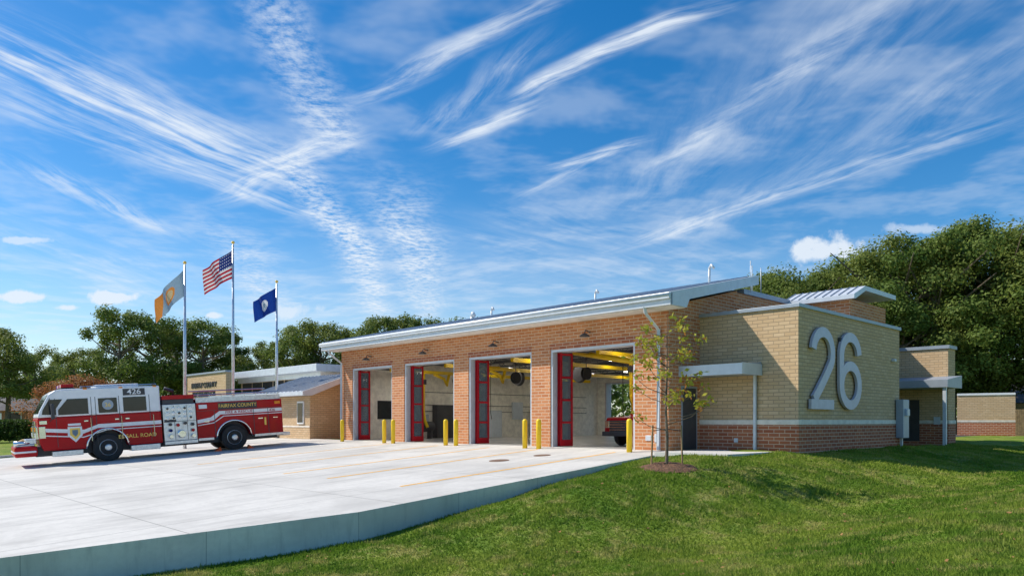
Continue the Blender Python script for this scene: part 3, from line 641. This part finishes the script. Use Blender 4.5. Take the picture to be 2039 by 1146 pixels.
prism('door_shield',[(1.62,1.75),(1.05,1.75),(1.03,1.35),(1.33,1.02),(1.64,1.35)],.004,.016,'y','white',TR)
prism('door_shield_inner',[(1.54,1.68),(1.13,1.68),(1.12,1.38),(1.33,1.14),(1.55,1.38)],.016,.02,'y','gold',TR)
prism('door_shield_core',[(1.45,1.6),(1.22,1.6),(1.22,1.42),(1.33,1.28),(1.45,1.42)],.02,.024,'y','f_lblue',TR)
box('shield_arch',1.08,1.6,.004,.014,1.80,1.90,'white',TR)
for x in (.66,-.64,-2.05): tube('grab_rail',[(x,.0,1.0),(x,.07,1.03),(x,.07,2.1),(x,.0,2.13)],.018,'chrome',TR,6)
for x in (.85,-.45,-.9): box('door_handle',x-.09,x+.09,.0,.03,1.95,2.02,'chrome',TR,.01)
box('chassis',-8.3,2.9,WD+.5,-.5,.45,.9,'dark',TR)
box('cab_step',-2.3,-.98,WD+.05,-.03,.40,.66,'alu',TR,.02); box('step',1.05,2.3,WD+.1,-.05,.42,.66,'alu',TR,.02)
box('front_bumper',2.86,3.75,WD+.05,-.05,.50,.98,'red',TR,.08); box('bumper_trim',2.9,3.77,WD+.03,-.03,.68,.78,'white',TR,.04)
box('bumper_tray',2.95,3.65,WD+.25,-.25,.985,1.06,'alu',TR,.02)
tube('tow_hose',[(3.5,-.6,1.1),(3.3,-1.4,1.22),(3.5,-2.1,1.1)],.09,'f_tan',TR,10); tube('bumper_horn',[(3.1,-.35,1.12),(3.75,-.35,1.12)],[.05,.14],'chrome',TR,14)
box('hose_box',2.86,3.3,-1.3,-.3,1.06,1.3,'alu',TR,.03)
box('grille',2.80,2.86,-1.95,-.8,1.2,2.1,'chrome',TR,.02)
for k in range(6): box('grille_slat',2.86,2.875,-1.9,-.85,1.27+k*.135,1.33+k*.135,'dark',TR)
for y0 in (-.68,WD+.12): box('headlamp_bezel',2.70,2.88,y0,y0+.56,1.28,1.86,'chrome',TR,.03); box('headlamp',2.88,2.9,y0+.05,y0+.5,1.35,1.55,'white',TR); box('turn_lamp',2.88,2.9,y0+.05,y0+.5,1.62,1.8,'amber',TR)
box('headlamp_side',2.50,2.76,-.001,.03,1.30,1.84,'chrome',TR,.03); box('headlamp_side',2.42,2.72,-.001,.03,1.94,2.10,'chrome',TR,.01)
for s,yy in ((1,.0),(-1,WD)):
    tube('mirror_arm',[(2.25,yy,3.1),(2.3,yy+s*.32,3.05),(2.25,yy+s*.32,2.15),(2.3,yy,2.05)],.02,'dark',TR,6)
    box('mirror',2.12,2.26,yy+s*.32-.14,yy+s*.32+.14,2.15,2.85,'dark',TR,.04)
box('light_bar_base',1.2,1.75,WD+.25,-.25,3.525,3.58,'dark',TR)
for k in range(8): box('light_bar_lens',1.22,1.73,-.3-.28*k-.24,-.3-.28*k,3.582,3.74,['red','white','red','blue'][k%4],TR,.03)
box('roof_ac',-1.6,.3,-2.1,-.6,3.525,3.68,'white',TR,.05); tube('roof_rail',[(1.0,-.1,3.6),(-2.3,-.1,3.6)],.025,'chrome',TR,6)
for x in (-.7,-2.2,.8): box('roof_marker',x-.08,x+.08,-.06,.02,3.46,3.52,'amber',TR)
box('pump_module',-4.06,-2.5,WD+.04,-.04,.72,2.55,'alu',TR,.02); box('crosslay_bed',-4.0,-2.52,WD+.1,-.1,2.55,2.80,'dark',TR,.02)
box('crosslay_top',-4.02,-2.5,WD+.06,-.06,2.80,3.0,'red',TR,.02)
for ix in range(5):
    for iz in range(3):
        lathe('gauge',[(.085,-.02),(.085,.02),(.07,.025)],(-2.72-ix*.27,-.03,2.34-iz*.24),'y','chrome',TR,16); lathe('gauge_face',[(.062,.0),(.062,.03)],(-2.72-ix*.27,-.03,2.34-iz*.24),'y','white' if (ix+iz)%3 else 'dark',TR,14)
for ix,iz,c in ((-2.8,1.55,'dark'),(-3.15,1.5,'red'),(-3.5,1.58,'dark'),(-3.85,1.5,'dark'),(-2.8,1.25,'f_blue'),(-3.85,1.2,'red')):
    lathe('valve_handle',[(.05,-.02),(.05,.08),(.08,.1),(.08,.14)],(ix,-.04,iz),'y',c,TR,12)
lathe('intake',[(.2,-.02),(.2,.12),(.17,.14),(.17,.22),(.05,.22)],(-3.3,-.02,1.05),'y','chrome',TR,24); lathe('discharge',[(.11,-.02),(.11,.1),(.09,.18)],(-2.8,-.02,.95),'y','chrome',TR,18); lathe('discharge',[(.11,-.02),(.11,.1),(.09,.18)],(-3.85,-.02,.92),'y','chrome',TR,18)
box('running_board',-4.06,-2.5,-.35,.02,.55,.71,'alu',TR,.01); box('black_panel',-3.1,-2.55,-.038,-.03,1.66,1.8,'dark',TR)
for x in (-3.02,-3.62): box('panel_seam',x-.01,x+.01,-.039,-.03,.75,2.5,'dark',TR)
box('panel_seam',-4.04,-2.52,-.039,-.031,1.68,1.70,'dark',TR)
bod=[(-8.5,.72)]+arch(-5.9,.88,.74)+[(-4.08,.72),(-4.08,2.56),(-8.5,2.56)]
prism('rear_body',bod,0,WD,'y','red',TR,.03)
box('body_kick_trim',-8.5,-6.95,-.02,.012,.62,.74,'alu',TR); box('body_kick_trim',-4.85,-4.1,-.02,.012,.62,.74,'alu',TR)
for yy,t_ in ((.010,.02),(WD-.010,-.02)):
    sg=mk(yy,t_)
    sg('body_stripe',[(-4.1,1.50),(-4.1,1.68),(-4.75,1.78),(-5.2,2.08),(-8.48,2.08),(-8.48,1.90),(-5.25,1.90),(-4.9,1.62)],'white')
    sg('body_stripe_thin',[(-4.1,1.38),(-4.1,1.42),(-4.9,1.52),(-5.4,1.83),(-8.48,1.83),(-8.48,1.79),(-5.42,1.79),(-4.9,1.47)],'white')
    sg('name_band',[(-5.15,2.16),(-5.15,2.50),(-7.15,2.50),(-7.15,2.16)],'dark')
    for x in (-4.95,-6.95,-7.72): sg('compartment_gap',[(x-.014,.8),(x+.014,.8),(x+.014,2.12),(x-.014,2.12)],'dark',.004)
    sg('compartment_gap',[(-8.45,2.125),(-8.45,2.145),(-4.1,2.145),(-4.1,2.125)],'dark',.004)
text('name_lettering','FAIRFAX COUNTY',(-6.15,.014,2.33),RT,.25,'gold',TR,.004,.94)
text('rescue_lettering','FIRE & RESCUE',(-6.2,.014,1.99),RT,.19,'red',TR,.004,1.15)
text('rear_number','426',(-7.95,.014,1.98),RT,.2,'red',TR,.004,1.1)
box('rear_lettering_plate',-7.6,-7.5,.0,.02,1.2,1.6,'gold',TR)
for x in (-4.55,-7.3,-8.1): box('compartment_handle',x-.12,x+.12,.0,.03,1.55,1.6,'chrome',TR)
box('rear_light',-8.4,-8.1,.0,.03,2.3,2.45,'amber',TR,.01); box('scene_light',-4.6,-4.2,.0,.04,2.25,2.45,'white',TR,.01)
box('hose_bed_side',-8.45,-4.1,-.15,-.1,2.56,2.82,'alu',TR); box('hose_bed_side',-8.45,-4.1,WD+.1,WD+.15,2.56,2.82,'alu',TR); box('hose_bed_cover',-8.3,-4.15,WD+.2,-.2,2.6,2.76,'red',TR,.03)
tube('hand_rail',[(-4.15,-.12,2.97),(-8.4,-.12,2.97)],.022,'chrome',TR,6); tube('hand_rail',[(-4.15,-.12,2.88),(-8.4,-.12,2.88)],.015,'chrome',TR,6)
for x in np.linspace(-4.2,-8.35,8): tube('rail_post',[(x,-.12,2.8),(x,-.12,2.97)],.015,'chrome',TR,6)
tube('ladder_rail',[(-4.3,-2.4,3.0),(-8.4,-2.4,3.0)],.04,'alu',TR,6); tube('ladder_rail',[(-4.3,-2.4,3.2),(-8.4,-2.4,3.2)],.04,'alu',TR,6)
tube('deck_gun',[(-3.3,-1.3,3.0),(-3.3,-1.3,3.25),(-2.9,-1.3,3.4)],.09,'dark',TR,10)
box('tail_step',-8.9,-8.52,WD+.1,-.1,.55,.72,'alu',TR,.02)
for x in (-2.55,.2): tube('antenna',[(x,-1.8,3.5),(x,-1.8,4.1)],.01,'dark',TR,4)
def wheel(cx,side):
    y0=-.02 if side>0 else WD+.02; s=side
    pr=[(.34,-.36),(.60,-.36),(.655,-.32),(.66,-.2),(.66,-.1),(.655,-.03),(.60,.0),(.40,.0),(.385,-.02)]
    lathe('tire',[(a,b*s) for a,b in pr],(cx,y0,.66),'y','black',TR,40)
    lathe('rim',[(a,b*s) for a,b in [(.385,-.3),(.385,-.02),(.36,.0),(.34,-.04),(.27,-.10),(.16,-.07),(.15,.04),(.11,.06),(.02,.065)]],(cx,y0,.66),'y','alu',TR,32)
    for k in range(10):
        a=k*.628; lathe('lug_nut',[(.022,-.1*s),(.022,-.03*s)],(cx+.215*math.cos(a),y0,.66+.215*math.sin(a)),'y','chrome',TR,6)
    for k in range(8):
        a=k*.785+.2; lathe('rim_hole',[(.035,-.078*s),(.035,-.055*s)],(cx+.3*math.cos(a),y0,.66+.3*math.sin(a)),'y','dark',TR,8)
    pts=[(cx+.90*math.cos(a),y0+s*.03,.66+.90*math.sin(a)) for a in np.linspace(0.02,math.pi-.02,18)]
    tube('fender_ring',pts,.045,'chrome',TR,8)
for cx in (0,-5.9):
    wheel(cx,1); wheel(cx,-1); tube('axle',[(cx,-.3,.66),(cx,WD+.3,.66)],.12,'dark',TR,8)
    prism('wheel_well',[(cx+.84*math.cos(a),.66+.84*math.sin(a)) for a in np.linspace(0,math.pi,14)],-.45,WD+.45,'y','dark',TR)
for x in (-6.75,-5.05): prism('wheel_chock',[(x-.16,.0),(x+.16,.0),(x+(.12 if x<-6 else -.12),.2)],-.05,-.35,'y','orange',TR)
def car(px,d,mat,ang):
    x,y=wp(px,d); C=empty('parked_car',(x,y,.02),(0,0,ang))
    prism('body',[(-2.2,.3),(-2.25,.8),(-1.9,.95),(-1.2,1.0),(-.6,1.42),(.8,1.45),(1.5,1.02),(2.2,.92),(2.25,.4),(2.1,.3)],-.88,.88,'y',mat,C,.08)
    prism('side_windows',[(-1.05,1.0),(-.55,1.35),(.75,1.38),(1.3,1.02)],-.885,.885,'y','glass',C)
    for xx in (-1.4,1.4):
        for s in (-1,1): lathe('wheel',[(.1,-.1),(.32,-.1),(.33,0),(.32,.1),(.1,.12)],(xx,s*.8,.33),'y','black',C,18)
car(1172,78,'white',.4); car(1228,84,'dark',.4)
# ---------- sun + sky
el=math.radians(44); sd=Vector((-.82*math.cos(el),-.57*math.cos(el),math.sin(el))).normalized()
su=bpy.data.lights.new('sun','SUN'); su.energy=5.0; su.angle=math.radians(.5); su.color=(1,.93,.82); so=bpy.data.objects.new('sun',su); link(so); so.rotation_euler=sd.to_track_quat('Z','Y').to_euler()
w=bpy.data.worlds.new('World'); sc.world=w; w.use_nodes=True; t=NT(w.node_tree); bg=w.node_tree.nodes['Background']
sky=t.new('ShaderNodeTexSky'); sky.sky_type='NISHITA'; sky.sun_disc=False; sky.sun_elevation=el; sky.sun_rotation=math.atan2(sd.x,sd.y)%(2*math.pi); sky.air_density=1.0; sky.dust_density=.4; sky.ozone_density=3.0
hs=t.new('ShaderNodeHueSaturation'); hs.inputs['Saturation'].default_value=1.42; hs.inputs['Value'].default_value=1.0; t.l.new(sky.outputs[0],hs.inputs['Color']); skyc=hs.outputs[0]
Dv=t.new('ShaderNodeTexCoord').outputs['Generated']
a=t.dot(Dv,(F[0],F[1],0)); b=t.dot(Dv,(R[0],R[1],0)); wz=t.math('MAXIMUM',t.dot(Dv,(0,0,1)),.03)
Pn=t.comb(t.math('DIVIDE',a,wz),t.math('DIVIDE',b,wz))
warp=t.noise(Pn,1.1,3,.45,col=True,dim='2D'); wv=t.new('ShaderNodeVectorMath',operation='SUBTRACT'); t.l.new(warp,wv.inputs[0]); wv.inputs[1].default_value=(.5,.5,.5)
ws=t.new('ShaderNodeVectorMath',operation='SCALE'); t.l.new(wv.outputs[0],ws.inputs[0]); ws.inputs['Scale'].default_value=.20
wa=t.new('ShaderNodeVectorMath',operation='ADD'); t.l.new(Pn,wa.inputs[0]); t.l.new(ws.outputs[0],wa.inputs[1]); PW=wa.outputs[0]
def AB(p):
    u=(p[0]-CX)/FOC; ww=(HY-p[1])/FOC; return np.array([1/ww,u/ww])
segs=[((-150,40),(560,350),.27,.80,0),((-50,190),(640,440),.12,.5,0),((510,-80),(670,290),.10,.55,1),((590,320),(720,520),.13,.75,1),((680,480),(770,640),.16,.6,1),((800,400),(850,620),.20,.65,1),
((1100,5),(720,190),.05,.8,0),((1090,85),(830,250),.08,.45,0),((1400,20),(1040,190),.055,.95,0),((1060,210),(850,290),.06,.7,0),((1270,275),(1080,340),.05,.8,0),((1230,290),(1050,390),.05,.45,0),
((1900,-80),(1250,400),.28,.36,2),((2150,60),(1350,470),.24,.42,2),((2000,240),(1250,490),.12,.5,0),((1700,30),(1300,330),.07,.4,0),((20,320),(360,465),.12,.55,0),((680,270),(440,400),.08,.7,0),((460,470),(560,640),.22,.4,1),((560,640),(1000,520),1.0,.25,2),((1350,560),(1000,430),.8,.3,2),((0,440),(330,600),.5,.35,2)]
mack=t.rng(t.noise(PW,20,5,.66,dim='2D'),.26,.74); soft=t.noise(PW,2.2,4,.6,dim='2D')
cls={}
def streak(ang,kind):
    nq=7 if kind==0 else 4
    q=int(round(ang/(math.pi/nq)))%nq; key=(q,kind)
    if key not in cls:
        aa=q*math.pi/nq; e=(math.cos(aa),math.sin(aa))
        al=t.dot(PW,(e[0],e[1],0)); ac=t.dot(PW,(-e[1],e[0],0))
        cls[key]=t.rng(t.noise(t.comb(t.math('MULTIPLY_ADD',al,1.7 if kind==0 else 1.3,q*5.3),t.math('MULTIPLY',ac,13. if kind==0 else 7.)),1.0,6,.66,.0,dim='2D'),.30 if kind==0 else .2,.74 if kind==0 else .85)
    return cls[key]
dens=None
for k,(q0,q1,W_,st,kd) in enumerate(segs):
    p0=AB(q0);p1=AB(q1); L=np.linalg.norm(p1-p0); e=(p1-p0)/L; nrm=np.array([-e[1],e[0]])
    tt=t.math('SUBTRACT',t.dot(PW,(e[0],e[1],0)),float(p0@e)); nn=t.math('SUBTRACT',t.dot(PW,(nrm[0],nrm[1],0)),float(p0@nrm))
    m1=t.rng(t.math('ABSOLUTE',nn),W_*1.35,0.); m2=t.rng(t.math('ABSOLUTE',t.math('SUBTRACT',tt,L*.5)),.72*L,.28*L)
    nv=mack if kd==1 else streak(math.atan2(e[1],e[0])%math.pi,kd)
    q=t.math('MULTIPLY',t.math('MULTIPLY',m1,m2),t.math('MULTIPLY',nv,st*1.15))
    dens=q if dens is None else t.math('ADD',dens,q)
veil=t.rng(soft,.42,.75,0,.26); dens=t.math('ADD',t.math('MULTIPLY',dens,t.rng(soft,.25,.6,.7,1.15)),veil)
U_=t.math('DIVIDE',b,t.math('MAXIMUM',a,.05)); Wv=t.math('DIVIDE',t.dot(Dv,(0,0,1)),t.math('MAXIMUM',a,.05)); UV=t.comb(U_,Wv)
cn=t.noise(UV,22,5,.6,dim='2D'); cum=None
for (cx_,cy_,rx,ry,s_) in ((35,590,75,13,.9),(245,592,65,16,.95),(130,612,30,7,.7),(425,628,24,7,.7),(1650,500,85,32,.9),(1820,455,60,12,.5),(570,618,60,20,.6),(45,478,50,8,.6)):
    du=t.math('DIVIDE',t.math('SUBTRACT',U_,(cx_-CX)/FOC),rx/FOC); dw=t.math('DIVIDE',t.math('SUBTRACT',Wv,(HY-cy_)/FOC),ry/FOC)
    r_=t.math('ADD',t.math('SQRT',t.math('ADD',t.math('MULTIPLY',du,du),t.math('MULTIPLY',dw,dw))),t.math('MULTIPLY_ADD',cn,2.4,-1.2))
    q=t.rng(r_,1.1,.35,0,s_); q=t.math('MULTIPLY',q,t.math('GREATER_THAN',a,.05)); cum=q if cum is None else t.math('MAXIMUM',cum,q)
low=t.rng(Wv,.30,.02,0,.28)
fac=t.math('MINIMUM',t.math('ADD',t.math('MAXIMUM',t.math('MULTIPLY',dens,.86),cum),low),.88)
col=t.mix(fac,skyc,(5.7,6.2,6.8))
t.l.new(col,bg.inputs['Color']); bg.inputs['Strength'].default_value=.145
